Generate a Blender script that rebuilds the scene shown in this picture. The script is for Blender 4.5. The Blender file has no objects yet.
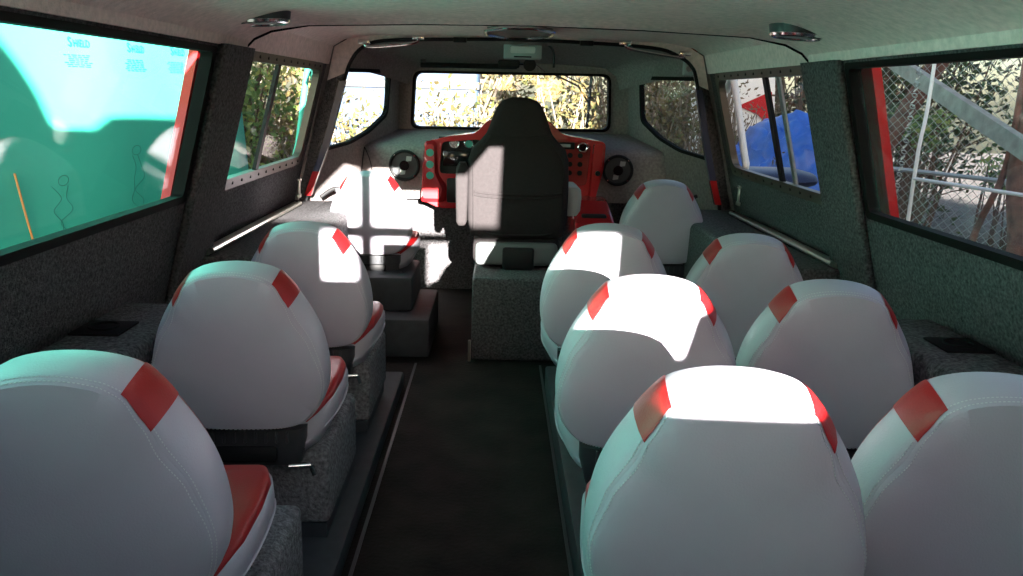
import bpy, bmesh, math, random
from mathutils import Vector, Matrix
from mathutils.geometry import tessellate_polygon
random.seed(7)
R = math.radians
S = bpy.context.scene
col = S.collection
XC = 0.12                      # centre line of the vehicle

# ---------------------------------------------------------------- camera
def make_camera():
    cd = bpy.data.cameras.new('camera'); cam = bpy.data.objects.new('camera', cd); col.objects.link(cam)
    yaw, pit, rol = R(1.17), R(13.13), R(1.47)
    fw = Vector((math.sin(yaw)*math.cos(pit), math.cos(yaw)*math.cos(pit), -math.sin(pit)))
    rt = Vector((math.cos(yaw), -math.sin(yaw), 0)); up = rt.cross(fw)
    r2 = rt*math.cos(rol)+up*math.sin(rol); u2 = up*math.cos(rol)-rt*math.sin(rol)
    m = Matrix((r2, u2, -fw)).transposed().to_4x4(); m.translation = (0, 0, 1.45)
    cam.matrix_world = m
    cd.sensor_width = 36; cd.lens = 833/1023*36; cd.clip_start = .02
    S.camera = cam
make_camera()

# ---------------------------------------------------------------- world, sun, exposure
w = bpy.data.worlds.new('sky'); S.world = w; w.use_nodes = True
nt = w.node_tree; bg = nt.nodes['Background']
sky = nt.nodes.new('ShaderNodeTexSky'); sky.sky_type = 'NISHITA'; sky.sun_disc = False
sky.sun_elevation = R(18); sky.sun_rotation = R(172); sky.air_density = 1.0; sky.dust_density = 1.5
nt.links.new(sky.outputs[0], bg.inputs[0]); bg.inputs[1].default_value = 0.2
SUN_S, SUN_EL = 0.16, 0.194    # sideways and downward travel per metre forward
sd = bpy.data.lights.new('sun', 'SUN'); sd.energy = 48; sd.angle = R(0.53); sd.color = (1, .95, .88)
sun = bpy.data.objects.new('sun', sd); col.objects.link(sun)
sun.rotation_euler = Vector((-SUN_S, 1, -SUN_EL)).to_track_quat('-Z', 'Y').to_euler(); sun.location = (3, -10, 6)
S.view_settings.view_transform = 'Standard'; S.view_settings.look = 'None'
S.view_settings.gamma = 1; S.view_settings.use_curve_mapping = False
S.view_settings.exposure = 0.6

# ---------------------------------------------------------------- materials
def mat(name, c, rough=.6, metal=0, var=0, vscale=30, bump=0, bscale=200, spec=.5, coat=0):
    m = bpy.data.materials.new(name); m.use_nodes = True; t = m.node_tree; b = t.nodes['Principled BSDF']
    b.inputs['Base Color'].default_value = (*c, 1); b.inputs['Roughness'].default_value = rough
    b.inputs['Metallic'].default_value = metal; b.inputs['Specular IOR Level'].default_value = spec
    b.inputs['Coat Weight'].default_value = coat
    tc = t.nodes.new('ShaderNodeTexCoord')
    if var:
        n = t.nodes.new('ShaderNodeTexNoise'); n.inputs['Scale'].default_value = vscale; n.inputs['Detail'].default_value = 5
        r = t.nodes.new('ShaderNodeValToRGB'); r.color_ramp.elements[0].position = .3; r.color_ramp.elements[1].position = .7
        r.color_ramp.elements[0].color = (*[x*(1-var) for x in c], 1); r.color_ramp.elements[1].color = (*[min(1, x*(1+var)) for x in c], 1)
        t.links.new(tc.outputs['Object'], n.inputs['Vector']); t.links.new(n.outputs['Fac'], r.inputs[0]); t.links.new(r.outputs[0], b.inputs['Base Color'])
    if bump:
        n = t.nodes.new('ShaderNodeTexNoise'); n.inputs['Scale'].default_value = bscale; n.inputs['Detail'].default_value = 3
        u = t.nodes.new('ShaderNodeBump'); u.inputs['Strength'].default_value = bump; u.inputs['Distance'].default_value = .01
        t.links.new(tc.outputs['Object'], n.inputs['Vector']); t.links.new(n.outputs['Fac'], u.inputs['Height']); t.links.new(u.outputs[0], b.inputs['Normal'])
    return m
def leafmat(name, cols, rough=.6, trans=.25):
    m = bpy.data.materials.new(name); m.use_nodes = True; t = m.node_tree; b = t.nodes['Principled BSDF']
    g = t.nodes.new('ShaderNodeNewGeometry'); r = t.nodes.new('ShaderNodeValToRGB')
    cr = r.color_ramp
    while len(cr.elements) < len(cols): cr.elements.new(.5)
    for i, c in enumerate(cols): cr.elements[i].position = i/(len(cols)-1); cr.elements[i].color = (*c, 1)
    t.links.new(g.outputs['Random Per Island'], r.inputs[0]); t.links.new(r.outputs[0], b.inputs['Base Color'])
    b.inputs['Roughness'].default_value = rough
    tl = t.nodes.new('ShaderNodeBsdfTranslucent'); mx = t.nodes.new('ShaderNodeMixShader'); mx.inputs[0].default_value = trans
    t.links.new(r.outputs[0], tl.inputs[0]); t.links.new(b.outputs[0], mx.inputs[1]); t.links.new(tl.outputs[0], mx.inputs[2])
    t.links.new(mx.outputs[0], t.nodes['Material Output'].inputs[0])
    return m
def glassmat(name, haze=.02, tint=(1, 1, 1)):
    m = bpy.data.materials.new(name); m.use_nodes = True; t = m.node_tree; t.nodes.remove(t.nodes['Principled BSDF'])
    tr = t.nodes.new('ShaderNodeBsdfTransparent'); tr.inputs[0].default_value = (*tint, 1)
    gl = t.nodes.new('ShaderNodeBsdfGlossy'); gl.inputs['Roughness'].default_value = .02; gl.inputs[0].default_value = (1, 1, 1, 1)
    df = t.nodes.new('ShaderNodeBsdfDiffuse'); df.inputs[0].default_value = (.75, .75, .72, 1)
    n = t.nodes.new('ShaderNodeTexNoise'); n.inputs['Scale'].default_value = 5; n.inputs['Detail'].default_value = 6
    mp = t.nodes.new('ShaderNodeMapRange'); mp.inputs[1].default_value = .45; mp.inputs[2].default_value = .75; mp.inputs[3].default_value = haze*.3; mp.inputs[4].default_value = haze*2
    tc = t.nodes.new('ShaderNodeTexCoord'); t.links.new(tc.outputs['Object'], n.inputs['Vector']); t.links.new(n.outputs['Fac'], mp.inputs[0])
    a = t.nodes.new('ShaderNodeMixShader'); a.inputs[0].default_value = .045
    b = t.nodes.new('ShaderNodeMixShader')
    t.links.new(tr.outputs[0], a.inputs[1]); t.links.new(gl.outputs[0], a.inputs[2])
    t.links.new(mp.outputs[0], b.inputs[0]); t.links.new(a.outputs[0], b.inputs[1]); t.links.new(df.outputs[0], b.inputs[2])
    t.links.new(b.outputs[0], t.nodes['Material Output'].inputs[0])
    return m
M = dict(
    vinyl=mat('grey_vinyl', (.47, .435, .50), .42, var=.03, vscale=8, bump=.12, bscale=260, spec=.45),
    red_vinyl=mat('red_vinyl', (.36, .006, .008), .42, bump=.1, bscale=220),
    stitch=mat('stitching', (.62, .62, .62), .8),
    plastic=mat('dark_plastic', (.045, .047, .052), .5),
    black=mat('black_plastic', (.012, .012, .013), .55, spec=.25),
    carpet=mat('charcoal_carpet', (.105, .10, .105), .95, var=.55, vscale=90, bump=.8, bscale=160, spec=.1),
    carpet_box=mat('grey_carpet', (.2, .195, .21), .95, var=.5, vscale=80, bump=.8, bscale=160, spec=.1),
    carpet_cab=mat('cab_carpet', (.27, .235, .23), .95, var=.2, vscale=60, bump=.5, bscale=150, spec=.1),
    headliner=mat('headliner', (.86, .69, .66), .95, var=.12, vscale=40, bump=.4, bscale=150, spec=.1),
    riser=mat('dark_vinyl_flooring', (.04, .047, .055), .6, var=.15, vscale=20, spec=.3),
    floor=mat('worn_brown_flooring', (.011, .009, .007), .8, var=.7, vscale=5, bump=.3, bscale=60, spec=.2),
    rubber=mat('rubber', (.008, .008, .008), .8, spec=.12),
    bronze=mat('bronze_frame', (.09, .07, .055), .45, .3),
    chrome=mat('chrome', (.75, .75, .75), .18, 1),
    alu=mat('aluminium', (.6, .58, .5), .32, 1),
    red_paint=mat('red_paint', (.5, .015, .02), .25, coat=.5),
    navy=mat('navy_paint', (.012, .018, .06), .35),
    white_paint=mat('white_paint', (.82, .81, .78), .4),
    fabric=mat('dark_fabric', (.026, .022, .023), .9, var=.1, vscale=60, bump=.2, bscale=300, spec=.2),
    teal=mat('teal_plastic', (.05, .3, .24), .4),
    screen=mat('dark_screen', (.008, .012, .012), .12),
    grey_plastic=mat('light_grey_plastic', (.4, .42, .42), .45),
    glass=glassmat('clean_glass', .005), dusty=glassmat('dusty_glass', .035),
    orange=mat('orange_cord', (.7, .3, .08), .6),
    mark=mat('grey_mark', (.3, .3, .3), .5),
)

# ---------------------------------------------------------------- helpers
def link(name, bm, m, parent=None, smooth=True, recalc=True):
    if recalc: bmesh.ops.recalc_face_normals(bm, faces=bm.faces)
    me = bpy.data.meshes.new(name); bm.to_mesh(me); bm.free()
    for mm in (m if isinstance(m, (list, tuple)) else [m]): me.materials.append(mm)
    if smooth:
        for p in me.polygons: p.use_smooth = True
        try: me.set_sharp_from_angle(angle=R(40))
        except Exception: pass
    o = bpy.data.objects.new(name, me); col.objects.link(o)
    if parent: o.parent = parent
    return o
def tag(o, label, cat, group=None):
    o['label'] = label; o['category'] = cat
    if group: o['group'] = group
    return o
def struct(o): o['kind'] = 'structure'; return o
def empty(name, loc=(0, 0, 0), rz=0):
    o = bpy.data.objects.new(name, None); col.objects.link(o); o.location = loc; o.rotation_euler = (0, 0, rz); o.empty_display_size = .1
    return o
def copy_tree(o, parent=None):
    c = o.copy(); col.objects.link(c)
    if parent: c.parent = parent
    for ch in list(o.children): copy_tree(ch, c)
    return c
def box(bm, a, b, bev=0, seg=2, M4=None):
    r = bmesh.ops.create_cube(bm, size=1); vs = r['verts']
    c = [(a[i]+b[i])/2 for i in range(3)]; s = [abs(b[i]-a[i]) for i in range(3)]
    for v in vs: v.co = Vector((v.co[i]*s[i]+c[i] for i in range(3)))
    if bev:
        es = list({e for v in vs for e in v.link_edges})
        r2 = bmesh.ops.bevel(bm, geom=es, offset=bev, segments=seg, affect='EDGES', profile=.5)
        vs = list({v for f in r2['faces'] for v in f.verts} | {v for v in vs if v.is_valid})
    if M4 is not None:
        for v in vs: v.co = M4 @ v.co
    return vs
def tube(bm, pts, r, n=8, closed=False, cap=True):
    pts = [Vector(p) for p in pts]; N = len(pts); rings = []; up = None
    rr = r if isinstance(r, (list, tuple)) else [r]*N
    for i, p in enumerate(pts):
        d = (pts[(i+1) % N]-pts[i-1]) if closed else (pts[min(i+1, N-1)]-pts[max(i-1, 0)])
        d.normalize()
        if up is None: up = Vector((0, 0, 1)) if abs(d.z) < .9 else Vector((1, 0, 0))
        s = d.cross(up).normalized(); up = s.cross(d).normalized()
        rings.append([bm.verts.new(p+(s*math.cos(2*math.pi*k/n)+up*math.sin(2*math.pi*k/n))*rr[i]) for k in range(n)])
    for i in range(N if closed else N-1):
        A, B = rings[i], rings[(i+1) % N]
        for k in range(n): bm.faces.new((A[k], A[(k+1) % n], B[(k+1) % n], B[k]))
    if cap and not closed and n > 2: bm.faces.new(rings[0][::-1]); bm.faces.new(rings[-1])
def cyl(bm, c, axis, r, h, n=24, r2=None):
    axis = Vector(axis).normalized(); c = Vector(c)
    tube(bm, [c-axis*h/2, c+axis*h/2], [r, r if r2 is None else r2], n)
def torus(bm, c, axis, Rr, r, n=32, m=8, ry=None):
    q = Vector((0, 0, 1)).rotation_difference(Vector(axis).normalized())
    tube(bm, [Vector(c)+q@Vector((Rr*math.cos(2*math.pi*k/n), (ry or Rr)*math.sin(2*math.pi*k/n), 0)) for k in range(n)], r, m, closed=True)
def crom(P, per=6, closed=False):
    P = [Vector(p) for p in P]; N = len(P); out = []
    for i in range(N if closed else N-1):
        g = lambda k: P[k % N] if closed else P[max(0, min(N-1, k))]
        p0, p1, p2, p3 = g(i-1), g(i), g(i+1), g(i+2)
        for j in range(per):
            t = j/per
            out.append(.5*((2*p1)+(p2-p0)*t+(2*p0-5*p1+4*p2-p3)*t*t+(3*p1-p0-3*p2+p3)*t**3))
    if not closed: out.append(P[-1])
    return out
def rpoly(pts, r, seg=5):
    """round the corners of a 2D polygon"""
    out = []; n = len(pts)
    for i in range(n):
        p = Vector(pts[i]); a = Vector(pts[i-1])-p; b = Vector(pts[(i+1) % n])-p
        rr = min(r, a.length*.45, b.length*.45)
        A = p+a.normalized()*rr; B = p+b.normalized()*rr
        for k in range(seg+1):
            t = k/seg; out.append(tuple(A*(1-t)**2+p*2*t*(1-t)+B*t*t))
    return out
def panel(bm, outer, holes, f0, f1, mi=0):
    """closed slab between two maps of a 2D outline with holes"""
    loops = [outer]+holes; flat = [p for l in loops for p in l]
    tris = tessellate_polygon([[Vector((*p, 0)) for p in l] for l in loops])
    A = [bm.verts.new(f0(*p)) for p in flat]; B = [bm.verts.new(f1(*p)) for p in flat]
    for t in tris:
        for f in ([A[i] for i in t], [B[i] for i in reversed(t)]):
            try: bm.faces.new(f).material_index = mi
            except ValueError: pass
    k = 0
    for l in loops:
        n = len(l)
        for i in range(n):
            a, b = k+i, k+(i+1) % n
            try: bm.faces.new((A[a], A[b], B[b], B[a])).material_index = mi
            except ValueError: pass
        k += n
def loft(bm, rings, closed_ring=True, caps=True):
    V = [[bm.verts.new(p) for p in r] for r in rings]; n = len(rings[0])
    for A, B in zip(V, V[1:]):
        for k in range(n if closed_ring else n-1):
            bm.faces.new((A[k], A[(k+1) % n], B[(k+1) % n], B[k]))
    if caps and closed_ring: bm.faces.new(V[0][::-1]); bm.faces.new(V[-1])
    return V
def rect(a0, b0, a1, b1): return [(a0, b0), (a1, b0), (a1, b1), (a0, b1)]
def subdiv_poly(pts, d=.3):
    out = []
    for i in range(len(pts)):
        a = Vector(pts[i]); b = Vector(pts[(i+1) % len(pts)]); n = max(1, int((b-a).length/d))
        out += [tuple(a.lerp(b, k/n)) for k in range(n)]
    return out

# ================================================================ SETTING: the cabin shell
def hw(z): return 1.29-.268*(z-1.02)
def side(s, off=0): return lambda y, z, o=0: (XC+s*(hw(z)+off+o), y, z)
REAR_Y, PIL0, PIL1, HOOP = -.75, 3.13, 3.47, 5.25
WZ0, WZ1 = 1.025, 1.588
# floor: aisle in the middle, front step
bm = bmesh.new(); box(bm, (XC-1.5, -.8, -.06), (XC+1.5, 6.7, 0)); struct(link('floor', bm, M['floor'], smooth=False))
bm = bmesh.new()
for sx in (-.43, .25): box(bm, (sx, -.3, .0005), (sx+.012, 4.35, .004))
struct(link('trim_1', bm, M['plastic'], smooth=False))

def wall(s, name):
    f = side(s); root = None
    holeR = rpoly(rect(-.45, WZ0, 3.11, WZ1), .02)
    bm = bmesh.new()
    panel(bm, rect(REAR_Y, .55, PIL1-.05, 1.66), [holeR], lambda y, z: f(y, z), lambda y, z: f(y, z, .03))
    holeS = rpoly(rect(3.56, WZ0, 5.07, WZ1-.005), .05)
    panel(bm, rect(PIL1-.06, .55, HOOP+.02, 1.75), [holeS], lambda y, z: f(y, z, .035), lambda y, z: f(y, z, .055))
    o = struct(link(name, bm, M['carpet'], smooth=False))
    # lighter upper trim of headliner cloth above the windows
    bm = bmesh.new()
    panel(bm, rect(REAR_Y, 1.598, PIL1-.02, 1.665), [], lambda y, z: f(y, z, -.012), lambda y, z: f(y, z, .0))
    panel(bm, rect(PIL1-.02, 1.598, HOOP, 1.76), [], lambda y, z: f(y, z, .02), lambda y, z: f(y, z, .036))
    c = link('cloth_header', bm, M['headliner'], o, smooth=False)
    # proud pillar between the two windows, its foot flaring into the ledge
    bm = bmesh.new(); rings = []
    for z in [.60, .68, .74, .80, .88, 1.0, 1.15, 1.3, 1.45, 1.56, 1.6]:
        fl = max(0, (.84-z))**2*4
        y0, y1 = PIL0+.0, PIL1+.03+fl
        sec = rpoly([(y0, .0), (y0, -.035), (y1, -.035), (y1, .035)], .02, 4)
        rings.append([f(a, z, b) for a, b in sec])
    loft(bm, rings); link('pillar_cover', bm, M['carpet'], o)
    return o
wl = wall(-1, 'wall_left'); wr = wall(1, 'wall_right')

def side_windows(s, n1, n2):
    f = side(s)
    # rear fixed window
    o = rpoly(rect(-.45, WZ0, 3.11, WZ1), .02)
    inn = rpoly(rect(-.415, WZ0+.028, 3.075, WZ1-.02), .02)
    bm = bmesh.new(); panel(bm, o, [inn], lambda y, z: f(y, z, -.010), lambda y, z: f(y, z, .034))
    w1 = struct(link(n1, bm, M['rubber'], smooth=False))
    bm = bmesh.new(); panel(bm, subdiv_poly(rpoly(rect(-.43, WZ0+.01, 3.09, WZ1-.01), .02), .5), [], lambda y, z: f(y, z, .022), lambda y, z: f(y, z, .027))
    g = link('pane', bm, M['dusty'] if s > 0 else M['glass'], w1, smooth=False)
    # red painted post of the outer hull just outside the glass
    bm = bmesh.new()
    y1 = (3.25, 3.36) if s < 0 else (3.15, 3.27)
    rings = []
    for z, dy in ((.85, .01), (1.0, 0), (1.3, -.01), (1.62, -.02), (1.7, -.02)):
        rings.append([f(y1[0]+dy, z, .10), f(y1[1]+dy, z, .10), f(y1[1]+dy, z, .135), f(y1[0]+dy, z, .135)])
    loft(bm, rings); link('hull_post', bm, M['red_paint'], w1, smooth=False)
    bm = bmesh.new(); panel(bm, rect(y1[1]-.03, .9, 3.56, 1.64), [], lambda y, z: f(y, z, .06), lambda y, z: f(y, z, .10)); link('hull_seal', bm, M['rubber'], w1, smooth=False)
    # sliding window
    o = rpoly(rect(3.54, WZ0-.02, 5.09, WZ1+.01), .05)
    inn = rpoly(rect(3.575, WZ0+.03, 5.04, WZ1-.03), .07)
    bm = bmesh.new(); panel(bm, o, [inn], lambda y, z: f(y, z, .018), lambda y, z: f(y, z, .058))
    w2 = struct(link(n2, bm, M['bronze'], smooth=False))
    bm = bmesh.new()
    for k in range(11):
        y = 3.62+k*.138
        for z in (WZ0+.005, WZ1-.01):
            cyl(bm, f(y, z, .017), (1, 0, 0), .007, .006, 8)
    link('screw_row', bm, M['black'], w2)
    bm = bmesh.new(); ym = 4.16 if s > 0 else 4.13
    panel(bm, [(ym, WZ0+.02), (ym+.05, WZ0+.02), (ym+.05, WZ1-.02), (ym, WZ1-.02)], [], lambda y, z: f(y, z, .026), lambda y, z: f(y, z, .044))
    link('mullion', bm, M['black'], w2, smooth=False)
    bm = bmesh.new()
    panel(bm, rect(3.56, WZ0+.01, 5.06, WZ1-.01), [], lambda y, z: f(y, z, .046), lambda y, z: f(y, z, .05))
    link('pane', bm, M['glass'], w2, smooth=False)
    if s > 0:
        bm = bmesh.new()
        panel(bm, [(ym-.13, WZ0+.03), (ym-.085, WZ0+.03), (ym-.085, WZ1-.03), (ym-.13, WZ1-.03)], [], lambda y, z: f(y, z, .051), lambda y, z: f(y, z, .062))
        link('sash_edge', bm, M['mark'], w2, smooth=False)
    # tubular rail on the outside of the hull, just ahead of the window
    bm = bmesh.new()
    if s < 0: pts = [(-1.40, 6.50, 1.50), (-1.40, 6.42, 1.58), (-1.40, 6.28, 1.56), (-1.40, 5.96, 1.10), (-1.40, 5.86, 1.01), (-1.36, 5.72, .98), (-1.22, 5.5, .96)]
    else: pts = [(1.50, 5.62, 1.50), (1.50, 5.56, 1.56), (1.50, 5.45, 1.55), (1.50, 5.12, 1.15), (1.50, 5.05, 1.06), (1.50, 5.14, 1.02), (1.47, 5.3, 1.0), (1.44, 5.4, .98)]
    tube(bm, crom(pts, 6), .022, 12); g = link('hull_rail', bm, M['white_paint'] if s > 0 else M['teal'])  # right rail: white colour stands in for sunlit chrome
    tag(g, 'curved chrome tube coloured white as if sunlit outside the front of the right sliding window' if s > 0 else 'teal curved tube outside the front of the left sliding window', 'rail')
side_windows(-1, 'window_1', 'window_2'); side_windows(1, 'window_3', 'window_4')

# ledges under the windows with the bright rail (front) and carpeted boxes with a vent (rear)
def ledge(s, name):
    bm = bmesh.new()
    def X(v): return XC+s*v
    def bx(x0, x1, y0, y1, z0, z1, b): box(bm, (min(X(x0), X(x1)), y0, z0), (max(X(x0), X(x1)), y1, z1), b, 3)
    bx(1.12, 1.40, 3.40, HOOP, 0.0, .765, .02)
    bx(.97, 1.2, 4.05, HOOP, 0.0, .77, .035)
    bx(1.15, 1.42, REAR_Y, 3.42, 0, .60, .02)
    o = struct(link(name, bm, M['carpet']))
    bm = bmesh.new(); tube(bm, [(X(1.30), 3.42, .785), (X(1.295), 4.98, .782)], .013, 8); tube(bm, [(X(1.33), 3.42, .775), (X(1.325), 4.98, .772)], .02, 8)
    link('rail', bm, M['alu'], o)
    return o
ledge(-1, 'trim_2'); ledge(1, 'trim_3')

# ceiling of the rear section, with a made-up open hatch behind the camera to let sun in
HX0, HX1, HY1 = -.42, .62, 1.9
def roofprof(zc, drop=0):
    h = hw(1.60)
    return [(-h-.02, 1.60), (-h+.005, 1.615), (-h+.03, 1.64), (-h+.10, 1.672), (-h+.25, zc-.022), (-.45, zc-.006), (0, zc), (.45, zc-.006), (h-.25, zc-.022), (h-.10, 1.672), (h-.03, 1.64), (h-.005, 1.615), (h+.02, 1.60)]
def roof(bm, stations, th=.05):
    for (y0, z0), (y1, z1) in zip(stations, stations[1:]): pass
    lo = [[(XC+x, y, z) for x, z in roofprof(zc)] for y, zc in stations]
    hi = [[(XC+x*1.01, y, z+th) for x, z in roofprof(zc)] for y, zc in stations]
    L = loft(bm, lo, False, False); H = loft(bm, hi, False, False)
    for a, b in ((L[0], H[0]), (L[-1], H[-1])):
        for k in range(len(a)-1): bm.faces.new((a[k], a[k+1], b[k+1], b[k]))
    for j in range(len(L)-1):
        for k in (0, -1): bm.faces.new((L[j][k], L[j+1][k], H[j+1][k], H[j][k]))
bm = bmesh.new()
roof(bm, [(HY1, 1.745), (2.4, 1.745), (2.9, 1.745), (3.3, 1.742), (3.40, 1.735), (3.445, 1.722), (3.47, 1.716), (3.485, 1.722)])
ceil = struct(link('ceiling', bm, M['headliner']))
bm = bmesh.new()
panel(bm, rect(XC-1.14, REAR_Y-.05, XC+1.14, HY1+.02), [[(HX0, -.68), (.86, -.68), (.475, 1.88), (.40, 1.88), (.40, 1.05), (.0, 1.05), (.0, 1.88), (HX0, 1.88)]], lambda x, y: (x, y, 1.70), lambda x, y: (x, y, 1.75))  # added hatch hole, outline cut to place sun patches further forward
link('roof_panel', bm, M['headliner'], ceil, smooth=False)
# outer roof skin
bm = bmesh.new()
so = [(-1.20, 1.665), (-1.16, 1.72), (-1.05, 1.82), (-.5, 1.88), (0, 1.89), (.5, 1.88), (1.05, 1.82), (1.16, 1.72), (1.20, 1.665)]
sk = [(1.93, 1, 0), (5.2, 1, 0), (6.72, .80, -.06)]
loft(bm, [[(XC+x*k, y, z+dz) for x, z in so+[(x*1.01, z+.015) for x, z in so[::-1]]] for y, k, dz in sk])
link('outer_skin', bm, M['red_paint'], ceil)
# dark seam where the rear headliner ends
bm = bmesh.new(); tube(bm, [(XC+x, 3.488, z-.004) for x, z in roofprof(1.722)], .005, 6); link('edge_seam', bm, M['rubber'], ceil)
bm = bmesh.new()
h2 = hw(1.6)
def roofprof2(zc):
    h = hw(1.70)+.03
    return [(-h-.02, 1.66), (-h+.0, 1.70), (-h+.08, 1.745), (-h+.25, zc-.012), (-.4, zc-.002), (0, zc), (.4, zc-.002), (h-.25, zc-.012), (h-.08, 1.745), (h, 1.70), (h+.02, 1.66)]
_rp = roofprof; roofprof = roofprof2
roof(bm, [(3.44, 1.80), (4.2, 1.80), (5.0, 1.79), (HOOP+.01, 1.785)])
struct(link('ceiling', bm, M['headliner']))
roofprof = _rp
# hoop bulkhead between cabin and cab
def catx(pts, per=5): return [tuple(p)[:2] for p in crom([(x, z, 0) for x, z in pts], per)]
arch = [(-1.21, .60), (-1.19, .80), (-1.06, 1.10), (-.945, 1.50), (-.90, 1.62), (-.83, 1.70), (-.70, 1.742), (-.3, 1.76), (.08, 1.768), (.5, 1.762), (.92, 1.742), (1.07, 1.705), (1.17, 1.64), (1.215, 1.53), (1.31, 1.10), (1.41, .80), (1.43, .60)]
archc = catx(arch, 4)
outer = [(XC-1.40, .60), (XC-1.29, 1.05), (XC-1.12, 1.70), (XC-.95, 1.80), (XC+.95, 1.80), (XC+1.12, 1.70), (XC+1.29, 1.05), (XC+1.40, .60)]
up_a = [p for p in archc if p[1] > 1.5]; lo_l = [p for p in archc if p[1] <= 1.5 and p[0] < 0]; lo_r = [p for p in archc if p[1] <= 1.5 and p[0] > 0]
fa, fb = (lambda x, z: (x, HOOP, z)), (lambda x, z: (x, HOOP+.05, z))
bm = bmesh.new(); panel(bm, [(XC-1.17, 1.5), (XC-1.12, 1.70), (XC-.95, 1.80), (XC+.95, 1.80), (XC+1.12, 1.70), (XC+1.17, 1.5)]+up_a[::-1], [], fa, fb)
hoop = struct(link('trim_4', bm, M['headliner'], smooth=False))
bm = bmesh.new(); panel(bm, lo_l+[up_a[0], (XC-1.17, 1.5), (XC-1.30, 1.05), (XC-1.40, .60)], [], fa, fb); link('side_cheek', bm, M['carpet'], hoop, smooth=False)
bm = bmesh.new(); panel(bm, lo_r[::-1]+[up_a[-1], (XC+1.17, 1.5), (XC+1.30, 1.05), (XC+1.40, .60)], [], fa, fb); link('side_cheek', bm, M['carpet'], hoop, smooth=False)
bm = bmesh.new(); tube(bm, [(x, HOOP-.005, z) for x, z in archc], .011, 8); link('hoop_edging', bm, M['black'], hoop)
# painted door posts of the hoop, navy above and red below
for s, pts in ((-1, [(-1.18, .80), (-1.125, .95), (-1.05, 1.15), (-.95, 1.50)]), (1, [(1.395, .80), (1.352, .95), (1.30, 1.15), (1.222, 1.50)])):
    for nm, sel, m in (('red_post', (0, 2), 'red_paint'), ('navy_post', (1.6, 3), 'navy')):
        cp = crom([(x, HOOP-.03, z) for x, z in pts], 8)
        n = len(cp)-1; a = int(sel[0]/3*n); b = int(sel[1]/3*n)
        if nm == 'red_post': b = int(.36*n)
        else: a = int(.36*n)
        bm = bmesh.new(); wd = .02
        loft(bm, [[(p.x-wd, p.y-.012, p.z), (p.x+wd, p.y-.012, p.z), (p.x+wd, p.y+.03, p.z), (p.x-wd, p.y+.03, p.z)] for p in cp[a:b+1]])
        link(nm, bm, M[m], hoop, smooth=False)
# seam of the cloth over the front ceiling
# ---- cab
FY = 6.6
def cabhw(y): return 1.31-(y-5.25)*.30
def cside(s): return lambda y, z, o=0: (XC+s*(cabhw(y)+o-(.24-.14*(y-5.25))*(z-1.02)), y, z)
def cabwall(s, name, wname):
    f = cside(s)
    hole = rpoly([(5.36, 1.05), (5.80, 1.085), (6.08, 1.15), (6.38, 1.27), (6.38, 1.60), (5.36, 1.58)], .06)
    bm = bmesh.new(); panel(bm, rect(HOOP, .3, FY+.05, 1.80), [hole], lambda y, z: f(y, z), lambda y, z: f(y, z, .02))
    struct(link(name, bm, M['carpet_cab'], smooth=False))
    inn = rpoly([(5.385, 1.075), (5.79, 1.107), (6.06, 1.17), (6.355, 1.287), (6.355, 1.575), (5.385, 1.555)], .06)
    bm = bmesh.new(); panel(bm, hole, [inn], lambda y, z: f(y, z, -.006), lambda y, z: f(y, z, .024))
    w_ = struct(link(wname, bm, M['rubber'], smooth=False))
    bm = bmesh.new(); panel(bm, hole, [], lambda y, z: f(y, z, .012), lambda y, z: f(y, z, .016)); link('pane', bm, M['dusty'] if s > 0 else M['glass'], w_, smooth=False)
cabwall(-1, 'wall_front_left', 'window_5'); cabwall(1, 'wall_front_right', 'window_6')
# windscreen wall
wh = rpoly([(-.685, 1.165), (.875, 1.175), (.86, 1.615), (-.66, 1.605)], .07, 6)
wh = subdiv_poly(wh, .5)
bm = bmesh.new(); panel(bm, [(XC-1.0, .3), (XC+1.0, .3), (XC+1.0, 1.80), (XC-1.0, 1.80)], [wh], lambda x, z: (x, FY, z), lambda x, z: (x, FY+.07, z))
struct(link('wall_front', bm, M['carpet_cab'], smooth=False))
inn = rpoly([(-.665, 1.185), (.855, 1.195), (.84, 1.597), (-.64, 1.587)], .06, 6)
bm = bmesh.new(); panel(bm, wh, [inn], lambda x, z: (x, FY-.012, z), lambda x, z: (x, FY+.09, z)); ws = struct(link('window_7', bm, M['rubber'], smooth=False))
bm = bmesh.new(); panel(bm, wh, [], lambda x, z: (x, FY+.05, z), lambda x, z: (x, FY+.056, z)); link('pane', bm, M['glass'], ws, smooth=False)
# wipers parked outside the windscreen
bm = bmesh.new()
tube(bm, [(.30, FY+.12, 1.66), (.62, FY+.11, 1.52), (.70, FY+.10, 1.40)], .008, 6)
tube(bm, [(.36, FY+.12, 1.67), (.66, FY+.11, 1.53), (.74, FY+.10, 1.42)], .006, 6)
tube(bm, [(.72, FY+.10, 1.62), (.70, FY+.10, 1.20)], .012, 6)
tag(link('windscreen_wiper', bm, M['navy']), 'dark blue windscreen wiper arm across the upper right of the windscreen', 'wiper')
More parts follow.
